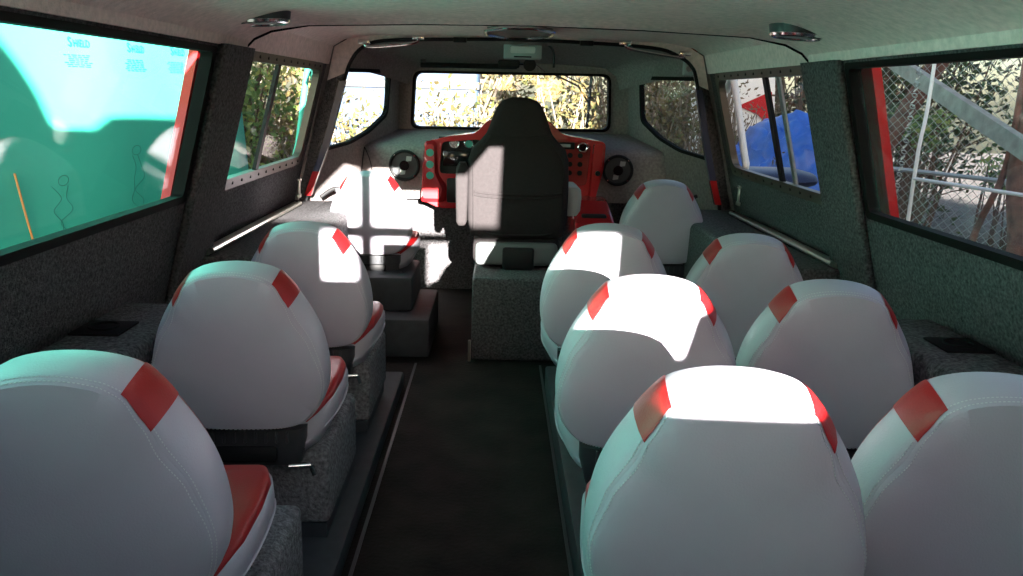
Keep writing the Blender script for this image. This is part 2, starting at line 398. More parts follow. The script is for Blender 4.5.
# cab ceiling
bm = bmesh.new()
def cprof(h, ze, zc): return [(-h, ze-.16), (-h+.03, ze-.06), (-h+.12, ze), (-h*.4, zc), (0, zc+.005), (h*.4, zc), (h-.12, ze), (h-.03, ze-.06), (h, ze-.16)]
st = [(HOOP+.03, 1.33, 1.775, 1.80), (5.7, 1.14, 1.76, 1.785), (6.2, .96, 1.71, 1.735), (FY+.02, .80, 1.655, 1.675)]
L = loft(bm, [[(XC+x, y, z) for x, z in cprof(h, a, c)] for y, h, a, c in st], False, False)
H = loft(bm, [[(XC+x, y, z+.05) for x, z in cprof(h+.04, a, c)] for y, h, a, c in st], False, False)
for a, b in ((L[0], H[0]), (L[-1], H[-1])):
    for k in range(len(a)-1): bm.faces.new((a[k], a[k+1], b[k+1], b[k]))
struct(link('ceiling', bm, M['carpet_cab']))
# lower front panel with sloping shelf up to the windscreen
prof = [(5.98, .70), (5.99, .95), (6.0, 1.03), (6.03, 1.065), (6.12, 1.085), (6.62, 1.165), (6.62, 1.10), (6.4, .70)]
def cabx(y): return cabhw(y)
bm = bmesh.new()
xs = [-1.0+.125*k for k in range(17)]
loft(bm, [[(XC+t*(cabhw(y)+.01), y+.0*abs(t), z) for y, z in prof] for t in xs])
fp = struct(link('trim_5', bm, M['carpet_cab']))
bm = bmesh.new(); box(bm, (XC-1.1, 6.15, 0), (XC+1.1, 6.2, .72)); struct(link('trim_6', bm, M['carpet'], smooth=False))
# unseen rear wall; opening invented, its edges shaped to place the low sun's patches
bm = bmesh.new()
panel(bm, [(XC-1.45, 0), (XC+1.45, 0), (XC+1.2, 1.75), (XC-1.2, 1.75)], [[(.60, 1.345), (.93, 1.345), (.955, 1.46), (1.02, 1.48), (1.02, 1.69), (-.03, 1.69), (-.03, 1.50), (.22, 1.50), (.22, 1.67), (.60, 1.67)]], lambda x, z: (x, -.8, z), lambda x, z: (x, -.75, z))
struct(link('wall_rear', bm, M['carpet_cab'], smooth=False))

# ---- risers of the seat rows
def riser(s, name, x0, zb):
    bm = bmesh.new(); X = lambda v: v
    xw = XC+s*1.42
    box(bm, (min(x0, xw), -.7, 0), (max(x0, xw), 4.0, zb), .012, 2)
    return struct(link(name, bm, M['riser']))
riser(-1, 'trim_7', -.45, .075); riser(1, 'trim_8', .262, .12)
bm = bmesh.new(); box(bm, (-1.3, 4.45, 0), (-.36, 5.2, .22), .015); box(bm, (-1.3, 4.62, .22), (-.47, 5.15, .42), .02); struct(link('trim_9', bm, M['riser']))
bm = bmesh.new(); box(bm, (.62, 4.45, 0), (1.45, 5.2, .22), .015); box(bm, (.70, 4.62, .22), (1.4, 5.15, .42), .02); struct(link('trim_10', bm, M['riser']))

def plinth(x0, x1, y0, y1, z0, label):
    t = empty('seat_plinth', ((x0+x1)/2, y0, z0))
    bm = bmesh.new(); cx = (x0+x1)/2
    box(bm, (x0-cx, 0, .05), (x1-cx, y1-y0, .375-z0), .022, 3); link('carpet_cover', bm, M['carpet_box'], t)
    bm = bmesh.new(); box(bm, (x0-cx+.012, .012, .001), (x1-cx-.012, y1-y0-.01, .05)); link('skirting', bm, M['riser'], t, smooth=False)
    return tag(t, label, 'seat plinth', 'carpeted plinths under the passenger seats')
for y0, lb in ((.62, 'grey carpeted plinth at the bottom edge of the photo, below the nearest left seat'),
               (1.52, 'grey carpeted plinth between the first and second seats of the left row'),
               (2.37, 'grey carpeted plinth between the second and third seats of the left row'),
               (3.2, 'farthest small grey carpeted plinth of the left row, under the third seat')):
    plinth(-1.02, -.50, y0, y0+.52, .076, lb)
for y0, lb in ((1.35, 'grey carpeted plinth under the nearest pair of right seats'),
               (2.15, 'grey carpeted plinth under the second pair of right seats'),
               (3.05, 'grey carpeted plinth under the third pair of right seats')):
    plinth(.325, 1.24, y0, y0+.56, .121, lb)

# carpeted wheel boxes with a small black vent
def wheelbox(s, label):
    xw, xi = XC+s*1.318, XC+s*1.07
    t = empty('side_locker', ((xw+xi)/2, 1.2, .6))
    c = (xw+xi)/2; h = abs(xw-xi)/2
    bm = bmesh.new(); box(bm, (-h, 0, .001), (h, 1.42, .17), .03, 3); link('carpet_cover', bm, M['carpet'], t)
    bm = bmesh.new(); y = 1.02
    box(bm, (-s*.0-.07+s*.03, y, .17), (.07+s*.03, y+.14, .178), .004); link('vent', bm, M['rubber'], t)
    bm = bmesh.new(); torus(bm, (s*.03, y+.07, .18), (0, 0, 1), .04, .004, 20, 6); link('vent_ring', bm, M['rubber'], t)
    return tag(t, label, 'locker')
wheelbox(-1, 'charcoal carpeted side box with a black vent below the teal-filled left window')
wheelbox(1, 'green-lit carpeted side box with a black vent below the rear right window')

# ================================================================ SEATS
def outline(n=72):
    """rear view outline of the backrest, going clockwise from the top"""
    half = [(0, .502), (.06, .497), (.112, .480), (.145, .447), (.174, .404), (.203, .355), (.226, .30), (.240, .235), (.243, .17), (.232, .115), (.205, .07), (.165, .042), (.10, .028), (0, .025)]
    P = [(x, z, 0) for x, z in half]+[(-x, z, 0) for x, z in half[-2:0:-1]]
    c = crom(P, 8, True); return [(p.x, p.y) for p in c]
OUT = outline(); NO = len(OUT)
PROF = [(0, -.066), (.35, -.066), (.62, -.063), (.80, -.057), (.885, -.049), (.90, -.044), (.915, -.042), (.96, -.022), (.992, .008), (1.0, .035), (.985, .06), (.93, .085), (.8, .10), (.5, .105), (0, .105)]
def seam_width(a):
    for (a0, g0), (a1, g1) in zip(SW, SW[1:]):
        if a <= a1: t_ = (a-a0)/(a1-a0); t_ = t_*t_*(3-2*t_); return g0+(g1-g0)*t_
    return SW[-1][1]
SW = [(0, .22), (.10, .26), (.15, .42), (.22, .85), (.32, 1.3), (.44, .95), (.60, .4), (.8, .25), (1, .25)]
def surf(k, j, grow=0):
    sc, y = PROF[j]; x, z = OUT[k % NO]; zz = z-.25
    a = abs(math.atan2(x, zz))/math.pi            # 0 at the top, 1 at the bottom
    g = seam_width(a)
    if 3 <= j <= 9: sc = 1-(1-sc)*g
    elif j == 2: sc = 1-(1-sc)*(g*.6+.4)
    # top corners thicken a little and the lower part is slimmer
    return Vector((x*sc*(1+grow), y-(grow*.35 if y < 0 else -grow*.2), .25+zz*sc*(1+grow)))
TILT = Matrix.Translation((0, 0, .485)) @ Matrix.Rotation(R(7), 4, 'X')   # top leans to the rear
def patch(j0, j1, ks, grow=0, closed=True):
    bm = bmesh.new(); ks = list(ks)
    V = [[bm.verts.new(TILT @ surf(k, j, grow)) for k in ks] for j in range(j0, j1+1)]
    for A, B in zip(V, V[1:]):
        n = len(ks)
        for i in range(n if closed else n-1):
            try: bm.faces.new((A[i], A[(i+1) % n], B[(i+1) % n], B[i]))
            except ValueError: pass
    bmesh.ops.remove_doubles(bm, verts=bm.verts, dist=1e-5)
    return bm
def make_seat():
    t = empty('passenger_seat')
    full = range(NO)
    b = link('back_panel', patch(0, 5, full), M['vinyl'], t)
    ang = lambda k: math.atan2(OUT[k][0], OUT[k][1]-.25)/math.pi
    kr = [k for k in range(NO//2) if .148 <= ang(k) <= .256]       # right upper corner
    krl = [NO-k for k in kr][::-1]
    g = link('side_gusset', patch(5, 10, full), M['vinyl'], t)
    link('front_cushion', patch(10, 14, full), M['red_vinyl'], t)
    for ks in (kr, krl):
        link('corner_patch', patch(5, 11, ks, .006, False), M['red_vinyl'], t)
    bm = bmesh.new()
    # two rows of stitching either side of the seam
    for sc0, y in ((.875, -.0515), (.925, -.0405)):
        for k in range(0, NO, 1):
            def sp_(q):
                g_ = seam_width(abs(math.atan2(q[0], q[1]-.25))/math.pi); e_ = 1-(1-sc0)*g_
                if sc0 > .9 : e_ = min(.992, e_)
                return Vector((q[0]*e_, y, .25+(q[1]-.25)*e_))
            a = sp_(OUT[k]); c = sp_(OUT[(k+1) % NO])
            L_ = (c-a).length; m = max(1, int(L_/.0075))
            for i in range(m):
                p0 = TILT @ a.lerp(c, i/m); p1 = TILT @ a.lerp(c, (i+.55)/m)
                tube(bm, [p0, p1], .0011, 3, cap=False)
    link('stitching', bm, M['stitch'], b)
    # cushion
    bm = bmesh.new(); rings = []
    sec = lambda w_, z0, z1, y: [(x, y, z) for x, z in rpoly([(-w_*.74, z0-.01), (w_*.74, z0-.01), (w_, z1-.07), (w_, z1), (-w_, z1), (-w_, z1-.07)], .035, 4)]
    for y, w_, z0, z1 in ((.015, .165, .42, .50), (.05, .205, .40, .535), (.14, .235, .385, .562), (.26, .245, .385, .572), (.36, .243, .395, .578), (.43, .225, .41, .572), (.465, .19, .44, .54)):
        rings.append(sec(w_, z0, z1-.012, y))
    loft(bm, rings); link('cushion_base', bm, M['vinyl'], t)
    bm = bmesh.new(); rings = []
    for y, w_, z1 in ((.03, .17, .51), (.05, .195, .53), (.14, .228, .565), (.26, .238, .577), (.36, .236, .584), (.42, .218, .578), (.45, .19, .558)):
        rings.append([(x, y, z) for x, z in rpoly([(-w_, z1-.05), (w_, z1-.05), (w_, z1), (-w_, z1)], .035, 5)])
    loft(bm, rings); link('cushion_top', bm, M['red_vinyl'], t)
    for s in (-1, 1):
        bm = bmesh.new(); tube(bm, crom([(s*.165, .01, .44), (s*.225, .12, .475), (s*.241, .28, .485), (s*.228, .42, .49), (s*.17, .466, .49)], 6), .0035, 6); link('piping', bm, M['vinyl'], t)
    # dark plastic base with ribs
    bm = bmesh.new()
    rings = [[(x, y, z) for x, y in rpoly(rect(-w_, y0, w_, .40), .03, 3)] for z, w_, y0 in ((.376, .15, .0), (.40, .155, -.012), (.46, .17, -.02), (.495, .17, -.02))]
    loft(bm, rings)
    for k in range(9): box(bm, (-.12+k*.03-.004, -.028, .455), (-.12+k*.03+.004, -.01, .49), .002, 1)
    link('seat_base', bm, M['plastic'], t)
    bm = bmesh.new(); box(bm, (-.09, -.027, .395), (.09, -.012, .445), .01, 2); link('base_cover', bm, M['black'], t)
    bm = bmesh.new(); tube(bm, [(.13, -.06, .40), (.19, -.05, .40)], .009, 10); tube(bm, [(.19, -.05, .40), (.20, -.05, .37)], .007, 8)
    link('buckle', bm, M['chrome'], t)
    return t
G = 'grey and red passenger seats'
seats = [
    (-.711, 1.36, .023, 3, 'nearest left seat, big grey back cut by the bottom left of the photo'),
    (-.711, 2.27, -.005, 2, 'second seat of the left row, grey back shown whole with red corners, in shade'),
    (-.711, 3.10, -.02, 0, 'third seat of the left row, grey back with its right shoulder in sun'),
    (-.73, 4.82, .012, -2, 'farthest seat of the left row, sunlit back beside the driver seat on a dark step'),
    (.412, 1.35, .02, -6, 'nearest seat by the aisle on the right, large back with a white sunlit top'),
    (.412, 2.13, .012, -5, 'second seat by the aisle on the right, sunlit band along its top'),
    (.412, 3.01, .012, -5, 'third and farthest seat by the aisle on the right, sunlit top'),
    (.92, 1.44, -.012, -8, 'nearest window seat on the right, cut by the lower right edge of the photo'),
    (.935, 2.24, -.015, -7, 'second window seat on the right, all in shade, beside the side box'),
    (.955, 3.10, -.028, -5, 'third window seat on the right, in shade near the sliding window'),
    (.945, 4.72, .012, -3, 'farthest small grey seat on the right, below the front right speaker'),
]
proto = make_seat()
for i, (x, y, dz, rz, lb) in enumerate(seats):
    o = proto if i == 0 else copy_tree(proto)
    o.location = (x, y, dz); o.rotation_euler = (0, 0, R(rz)); tag(o, lb, 'seat', G)

# ================================================================ DRIVER STATION
bm = bmesh.new(); box(bm, (-.125, 4.42, 0), (.62, 5.35, .47), .02, 3)
pd = tag(link('driver_pedestal', bm, M['carpet']), 'dark carpeted platform carrying the driver seat at the end of the aisle', 'platform')
bm = bmesh.new(); box(bm, (-.142, 4.40, .0), (-.126, 4.424, .12), .003, 1); link('corner_strip', bm, M['alu'], pd)
def driver_seat():
    t = empty('high_backed_chair', (.118, 4.70, .47))
    # backrest loft in z: half width, rear y, depth ; local z from the pedestal
    st = [(.17, .20, 0, .10), (.19, .262, -.02, .13), (.28, .283, -.03, .15), (.40, .286, -.035, .15), (.52, .285, -.035, .14), (.62, .28, -.035, .13), (.68, .262, -.03, .12), (.725, .215, -.025, .11), (.76, .185, -.02, .11), (.80, .168, -.02, .11), (.86, .148, -.018, .11), (.91, .125, -.01, .10), (.94, .10, .0, .08), (.955, .06, .015, .05)]
    bm = bmesh.new(); rings = []
    for z, w_, y0, d in st:
        rings.append([(x, y, z+(.01*math.cos(x/w_*1.5)) ) for x, y in rpoly(rect(-w_, y0, w_, y0+d), .045, 5)])
    loft(bm, rings); bk = link('backrest', bm, M['fabric'], t)
    bm = bmesh.new()
    for z, w_ in ((.43, .285), (.412, .285), (.20, .23)): tube(bm, crom([(-w_*.86, -.036, z+.012), (-w_*.5, -.04, z), (w_*.5, -.04, z), (w_*.86, -.036, z+.012)], 5), .006, 6)
    tube(bm, crom([(-.175, -.024, .76), (-.08, -.026, .75), (.08, -.026, .75), (.175, -.024, .76)], 5), .004, 6)
    for s in (-1, 1):
        tube(bm, crom([(s*.245, -.036, .22), (s*.25, -.04, .45), (s*.25, -.038, .60), (s*.21, -.034, .675), (s*.165, -.028, .735)], 5), .004, 6)
    link('seam', bm, M['fabric'], bk)
    for s in (-1, 1):
        bm = bmesh.new(); c = s*.315
        y0 = -.02 if s < 0 else .10
        rings = []
        zs = ((.25, .02), (.27, .03), (.40, .034), (.52, .036), (.575, .03), (.60, .018)) if s < 0 else ((.30, .03), (.33, .05), (.40, .055), (.45, .05), (.465, .03))
        for z, w_ in zs: rings.append([(c+x, y0+y, z) for x, y in rpoly(rect(-w_, -.03, w_, .07 if s < 0 else .3), .02, 4)])
        loft(bm, rings); a = link('armrest', bm, M['fabric'] if s < 0 else M['grey_plastic'], t)
        if s > 0: a['label'] = 'pale grey armrest'
    bm = bmesh.new(); box(bm, (-.25, -.01, .02), (.25, .5, .175), .04, 4); link('cushion', bm, M['fabric'], t)
    bm = bmesh.new(); box(bm, (-.235, -.045, .02), (.235, .02, .155), .03, 3)
    link('rear_cover', bm, mat('mid_grey_plastic', (.13, .14, .14), .5), t)
    bm = bmesh.new(); box(bm, (-.08, -.06, .0), (.10, -.03, .13), .015, 2); link('suspension_box', bm, M['black'], t)
    return tag(t, 'tall black high-backed driver seat with armrest, facing the windscreen', 'driver seat')
driver_seat()

def dashboard():
    t = empty('dashboard', (XC, 5.9, .7))
    X = lambda x: x-XC
    def O(l): return [(X(x), z-.7) for x, z in l]
    fas = rpoly(O([(-.53, .72), (-.50, 1.115), (-.34, 1.155), (-.15, 1.18), (-.07, 1.275), (.34, 1.285), (.44, 1.185), (.62, 1.155), (.745, 1.14), (.735, .95), (.69, .76), (.66, .66), (-.40, .66)]), .04, 4)
    hl = rpoly(O([(-.40, .90), (-.385, 1.115), (-.12, 1.14), (-.10, .90)]), .03, 3)
    hr = rpoly(O([(.34, .84), (.34, 1.16), (.64, 1.125), (.62, .84)]), .03, 3)
    bm = bmesh.new()
    panel(bm, fas, [hl, hr], lambda x, z: (x, -.10, z), lambda x, z: (x, .12, z))
    link('fascia', bm, M['red_paint'], t, smooth=False)
    # raised left wing
    bm = bmesh.new()
    loft(bm, [[(X(x), y, z-.7) for x, z in l] for y, l in ((-.10, rpoly([(-.53, .70), (-.505, 1.12), (-.42, 1.125), (-.41, .90), (-.34, .80), (-.36, .70)], .03, 4)), (-.14, rpoly([(-.515, .73), (-.495, 1.10), (-.435, 1.10), (-.43, .90), (-.38, .80), (-.39, .73)], .025, 4)))])
    link('wing', bm, M['red_paint'], t)
    bm = bmesh.new(); rr = rpoly([(.635, .74), (.655, 1.13), (.735, 1.125), (.725, .95), (.68, .74)], .02, 4)
    loft(bm, [[(X(x), -.10, z-.7) for x, z in rr], [(X(.68+(x-.68)*.8), -.15, z-.7) for x, z in rr]]); link('wing', bm, M['red_paint'], t)
    for z in (1.045, .965, .89):
        bm = bmesh.new(); cyl(bm, (X(-.462), -.148, z-.7), (0, 1, 0), .026, .02, 18, .022); link('button', bm, M['teal'], t)
    # instrument recesses
    bm = bmesh.new(); panel(bm, O([(-.41, .88), (-.41, 1.15), (-.09, 1.15), (-.09, .88)]), [], lambda x, z: (x, -.05, z), lambda x, z: (x, -.03, z)); link('instrument_panel', bm, M['black'], t, smooth=False)
    bm = bmesh.new(); box(bm, (X(-.38), -.085, .25), (X(-.13), -.05, .36), .008); link('screen', bm, M['screen'], t)
    for x, m in ((-.30, 'chrome'), (-.20, 'teal')):
        bm = bmesh.new(); torus(bm, (X(x), -.085, .405), (0, 1, 0), .03, .005, 24, 6); g = link('gauge', bm, M['chrome'], t)
        bm = bmesh.new(); cyl(bm, (X(x), -.075, .405), (0, 1, 0), .029, .02, 24); link('dial', bm, M[m], g)
    bm = bmesh.new(); panel(bm, O([(.33, .82), (.33, 1.17), (.65, 1.14), (.63, .82)]), [], lambda x, z: (x, -.06, z), lambda x, z: (x, -.04, z)); link('instrument_panel', bm, M['red_vinyl'], t, smooth=False)
    bm = bmesh.new(); box(bm, (X(.36), -.095, .385), (X(.53), -.06, .43), .005); rd = link('radio', bm, M['black'], t)
    bm = bmesh.new(); box(bm, (X(.39), -.099, .40), (X(.50), -.094, .42), .002, 1); link('display', bm, M['grey_plastic'], rd)
    bm = bmesh.new(); torus(bm, (X(.585), -.10, .40), (0, 1, 0), .03, .007, 24, 8); g = link('gauge', bm, M['chrome'], t)
    bm = bmesh.new(); cyl(bm, (X(.585), -.085, .40), (0, 1, 0), .027, .03, 24); link('dial', bm, M['screen'], g)
    for x in (.38, .44, .50, .57):
        for z in (.345, .285, .225):
            bm = bmesh.new(); cyl(bm, (X(x), -.085, z), (0, 1, 0), .018, .03, 16, .014); link('knob', bm, M['black'], t)
    bm = bmesh.new(); cyl(bm, (X(.69), -.15, .23), (0, 1, 0), .018, .02, 16); link('button', bm, M['black'], t)
    # black lower compartments and the binnacle behind the seat
    bm = bmesh.new(); box(bm, (X(-.35), -.12, .0), (X(-.05), -.04, .17), .015); link('lower_compartment', bm, M['black'], t)
    bm = bmesh.new(); box(bm, (X(-.05), -.22, .38), (X(.33), -.05, .55), .03, 3); link('binnacle', bm, M['black'], t)
    # steering wheel hidden mostly behind the seat
    return tag(t, 'glossy red dashboard with gauges, screens and buttons under the windscreen', 'dashboard')
dashboard()
def steering():
    t = empty('steering_wheel', (.12, 5.55, 1.0)); ax = Vector((0, -1, .7))
    bm = bmesh.new(); torus(bm, (0, 0, 0), ax, .19, .014, 40, 10); link('rim', bm, M['black'], t)
    bm = bmesh.new(); cyl(bm, (0, 0, 0), ax, .05, .04, 20); link('hub', bm, M['black'], t)
    q = Vector((0, 0, 1)).rotation_difference(ax.normalized()); bm = bmesh.new()
    for a in (0, 120, 240): tube(bm, [(0, 0, 0), q @ Vector((.19*math.sin(R(a)), .19*math.cos(R(a)), 0))], .01, 8)
    link('spoke', bm, M['black'], t)
    bm = bmesh.new(); tube(bm, [(0, .02, -.01), (0, .24, -.17)], .03, 10); link('column', bm, M['black'], t)
    tag(t, 'black steering wheel in front of the driver seat', 'steering wheel')
steering()
def console():
    t = empty('side_console', (.62, 5.45, .47))
    bm = bmesh.new(); rings = []
    for z, w_, y0, y1 in ((-.45, .10, -.25, .3), (0, .11, -.26, .3), (.12, .12, -.27, .3), (.20, .125, -.27, .3), (.235, .12, -.20, .32), (.30, .115, .05, .34)):
        rings.append([(x, y, z) for x, y in rpoly(rect(-w_, y0, w_, y1), .03, 4)])
    loft(bm, rings); link('housing', bm, M['red_paint'], t)
    bm = bmesh.new(); box(bm, (-.08, -.22, .215), (.08, -.02, .245), .01); link('tray', bm, M['black'], t)
    bm = bmesh.new(); tube(bm, [(-.12, -.13, .20), (-.125, -.15, .35)], .008, 8); cyl(bm, (-.125, -.15, .36), (0, 0, 1), .016, .03, 14); link('lever', bm, M['chrome'], t)
    tag(t, 'red console with a black tray and chrome lever right of the driver seat', 'console')
console()

# speakers
def speaker(x, lb):
    t = empty('round_speaker', (x, 5.975, .935))
    bm = bmesh.new(); torus(bm, (0, -.006, 0), (0, 1, 0), .10, .012, 40, 8); link('rim', bm, M['black'], t)
    bm = bmesh.new(); cyl(bm, (0, -.004, 0), (0, 1, 0), .10, .008, 36); link('grille', bm, M['plastic'], t)
    bm = bmesh.new(); cyl(bm, (0, -.014, 0), (0, 1, 0), .035, .014, 24, .02); link('cone_cap', bm, M['screen'], t)
    for a, b in ((.03, .045), (-.015, -.05)):
        bm = bmesh.new(); panel(bm, [(a-.02, b-.018), (a+.018, b-.012), (a+.022, b+.018), (a-.015, b+.02)], [], lambda u, v: (u, -.014, v), lambda u, v: (u, -.008, v)); link('badge', bm, M['grey_plastic'], t, smooth=False)
    for k in range(4):
        bm = bmesh.new(); a = R(45+90*k); cyl(bm, (.10*math.cos(a), -.016, .10*math.sin(a)), (0, 1, 0), .006, .008, 8); link('screw', bm, M['chrome'], t)
    tag(t, lb, 'speaker')
speaker(-.66, 'round black speaker in the carpeted panel left of the dashboard')
speaker(.86, 'round black speaker in the half-sunlit panel right of the dashboard')

# ceiling lamps
def dome(x, y, z, tilt, lb):
    t = empty('ceiling_lamp', (x, y, z)); t.rotation_euler = (0, tilt, 0)
    bm = bmesh.new(); cyl(bm, (0, 0, 0), (0, 0, 1), .098, .03, 36, .104); link('base', bm, M['plastic'], t)
    bm = bmesh.new(); torus(bm, (0, 0, -.016), (0, 0, 1), .085, .013, 40, 8); link('bezel', bm, M['chrome'], t)
    bm = bmesh.new(); cyl(bm, (0, 0, -.016), (0, 0, 1), .074, .012, 32); link('lens', bm, M['grey_plastic'], t)
    tag(t, lb, 'lamp')
dome(-.865, 3.18, 1.70, R(-4), 'round chrome-rimmed ceiling lamp above the left windows')
dome(1.085, 3.16, 1.70, R(4), 'round chrome-rimmed ceiling lamp above the right windows')

# roof hatch ring
t = empty('roof_hatch', (.105, 4.80, 1.787))
oct_ = lambda r, ry: [(r*math.cos(R(22.5+45*k)), ry*math.sin(R(22.5+45*k))) for k in range(8)]
bm = bmesh.new(); tube(bm, [(x, y, -.012) for x, y in rpoly(oct_(.20, .42), .03, 3)], .010, 8, closed=True); link('rim', bm, M['chrome'], t)
bm = bmesh.new(); panel(bm, oct_(.19, .40), [], lambda x, y: (x, y, -.008), lambda x, y: (x, y, .006)); link('lid', bm, M['carpet_cab'], t, smooth=False)
tag(t, 'eight-sided chrome-edged hatch in the middle of the front ceiling', 'hatch')

# chrome grab handles under the hoop
def grab(x0, x1, z0, z1, lb):
    t = empty('grab_handle', (x0, 5.12, z0)); d = Vector((x1-x0, 0, z1-z0))
    bm = bmesh.new(); tube(bm, crom([(0, 0, .0), d*.12+Vector((0, 0, -.022)), d*.88+Vector((0, 0, -.022)), d], 6), .008, 8); link('bar', bm, M['chrome'], t)
    for q in (0, 1):
        bm = bmesh.new(); p = d*q; box(bm, (p.x-.035, -.015, p.z-.006), (p.x+.035, .015, p.z+.02), .004); link('mount', bm, M['chrome'], t)
    tag(t, lb, 'handle')
grab(-.80, -.48, 1.718, 1.752, 'chrome grab handle under the ceiling left of the windscreen')
grab(.74, 1.10, 1.752, 1.70, 'chrome grab handle under the ceiling right of the windscreen')
for x, z, lb in ((-.24, 1.765, 'small black clip on the ceiling hoop left of the hatch'), (.52, 1.765, 'small black clip on the ceiling hoop right of the hatch')):
    bm = bmesh.new(); box(bm, (x-.04, 5.17, z-.025), (x+.04, 5.23, z+.005), .006)
    tag(link('ceiling_clip', bm, M['black']), lb, 'clip')
bm = bmesh.new(); tube(bm, [(XC-.75, 5.22, 1.752), (XC+.0, 5.22, 1.772), (XC+.75, 5.22, 1.752)], .0045, 6); struct(link('trim_11', bm, M['black']))

# overhead unit and sun visor near the windscreen
t = empty('overhead_unit', (.155, 5.9, 1.73))
bm = bmesh.new(); box(bm, (-.13, -.04, -.05), (.13, .06, .05), .012, 3); link('housing', bm, M['grey_plastic'], t)
bm = bmesh.new(); box(bm, (-.085, -.05, -.012), (.085, -.04, .032), .012, 3); link('lens', bm, M['white_paint'], t)
bm = bmesh.new(); box(bm, (-.06, -.043, -.04), (.06, -.038, -.03), .001, 1); link('slot', bm, M['black'], t)
bm = bmesh.new(); tube(bm, crom([(.17, -.03, .05), (.21, -.03, .0), (.215, -.02, -.10)], 5), .008, 6); link('cable', bm, M['black'], t)
tag(t, 'pale grey overhead unit with a white lens above the windscreen', 'overhead unit')
t = empty('rear_view_mirror', (.12, 6.05, 1.655))
bm = bmesh.new(); box(bm, (-.13, -.015, -.03), (.02, .015, .025), .012, 3); link('housing', bm, M['black'], t)
bm = bmesh.new(); cyl(bm, (.09, 0, -.005), (0, 1, 0), .045, .05, 20, .04); link('camera_eye', bm, M['black'], t)
bm = bmesh.new(); tube(bm, [(0, 0, .02), (0, .03, .06)], .008, 8); tube(bm, [(.02, 0, .0), (.10, 0, 0)], .01, 8); tube(bm, [(.12, -.01, .01), (.20, .0, -.05)], .005, 6); link('stem', bm, M['chrome'], t)
tag(t, 'small black interior mirror below the overhead unit', 'mirror')
t = empty('rolled_sun_blind', (-.23, 6.45, 1.648))
bm = bmesh.new(); tube(bm, [(-.36, 0, -.005), (.36, 0, .0)], .02, 12); link('roll', bm, M['black'], t)
bm = bmesh.new(); box(bm, (-.36, -.018, .012), (-.32, .02, .045), .004); box(bm, (.32, -.018, .012), (.36, .02, .045), .004); link('bracket', bm, M['plastic'], t)
tag(t, 'long black rolled blind along the top left of the windscreen', 'sun blind')
t = empty('wall_fan', (1.19, 5.42, 1.66))
bm = bmesh.new(); box(bm, (-.03, -.02, -.07), (.03, .03, .05), .008, 3); link('body', bm, M['grey_plastic'], t)
bm = bmesh.new(); cyl(bm, (0, -.025, -.03), (0, 1, 0), .02, .02, 14); link('knob', bm, M['chrome'], t)
tag(t, 'small pale bracket fixed high beside the front right side window', 'bracket')
# belt anchors by the ledges
for s, x, y, z, lb in ((-1, -1.165, 4.93, .83, 'small pale metal belt bracket on the left wall by the red post'), (1, 1.40, 4.80, .86, 'small pale metal belt bracket on the right wall by the red post')):
    t = empty('belt_bracket', (x, y, z))
    bm = bmesh.new(); box(bm, (-.006, -.03, -.01), (.006, .03, .012), .003, 1); box(bm, (-.005, -.012, 0), (.005, .012, .10), .003, 1); box(bm, (-.006, -.025, .09), (.006, .025, .105), .003, 1); link('plate', bm, M['alu'], t)
    bm = bmesh.new(); cyl(bm, (-s*.008, 0, .097), (1, 0, 0), .008, .008, 10); link('bolt', bm, M['chrome'], t)
    tag(t, lb, 'bracket')
for s, x, lb in ((-1, -1.0, 'black folded cable and buckle on the ledge behind the farthest left seat'), (1, 1.18, 'black rod and buckle on the ledge beside the farthest right seat')):
    t = empty('belt_stalk', (x, 5.35, .80))
    bm = bmesh.new(); tube(bm, crom([(-.12, -.05, -.02), (-.04, 0, .03), (.04, .02, .0), (.12, .05, .03)], 6), .013, 8); link('stalk', bm, M['black'], t)
    bm = bmesh.new(); box(bm, (-.03, -.03, .01), (.05, .03, .04), .006); link('buckle', bm, M['plastic'], t)
    tag(t, lb, 'belt')
bm = bmesh.new()
tube(bm, crom([(-.94, 5.96, 1.06), (-.955, 5.95, .95), (-.96, 5.9, .80)], 5), .0035, 6); tube(bm, crom([(-.94, 5.96, 1.06), (-.90, 5.95, .96), (-.86, 5.9, .80)], 5), .0035, 6)
tag(link('looped_string', bm, M['black']), 'thin dark looped cord hanging on the front left panel', 'cord')

# ================================================================ OUTSIDE
GZ = -1.05
bm = bmesh.new(); box(bm, (-30, -25, GZ-.2), (35, 45, GZ)); struct(link('ground', bm, mat('leaf_litter_ground', (.10, .085, .08), .95, var=.6, vscale=6, bump=.6, bscale=20), smooth=False))
# teal plastic sheeting on the left
a = Vector((-1.88, 6.15)); d = Vector((-.423, -.906)); Lt = 8.6
tm = mat('teal_sheeting', (.045, .44, .33), .45, var=.06, vscale=2, bump=.15, bscale=4)
t = empty('teal_sheeting', (a.x, a.y, GZ+.01))
def tp(u, z, o=0):
    """point of the sheet: u metres from its front edge, o towards the vehicle"""
    n = Vector((.906, -.423)); wob = .03*math.sin(u*2.3)+.02*math.sin(u*5+z)
    return (d.x*u+n.x*(o+wob), d.y*u+n.y*(o+wob), z)
bm = bmesh.new(); rows = 24; cols = 80
V = [[bm.verts.new(tp(Lt*i/cols+(-.16+.10*(j/rows*4.2-1))*(1-i/cols), j/rows*4.3)) for i in range(cols+1)] for j in range(rows+1)]
for j in range(rows):
    for i in range(cols): bm.faces.new((V[j][i], V[j][i+1], V[j+1][i+1], V[j+1][i]))
bmesh.ops.recalc_face_normals(bm, faces=bm.faces)
o = link('sheet', bm, tm, t); so = o.modifiers.new('solid', 'SOLIDIFY'); so.thickness = .006
bm = bmesh.new()
for u in (.0, 2.2, 4.4, 6.5, 8.55): tube(bm, [(d.x*u-.05, d.y*u+.05, 0), (d.x*u-.05, d.y*u+.05, 4.25)], .035, 8)
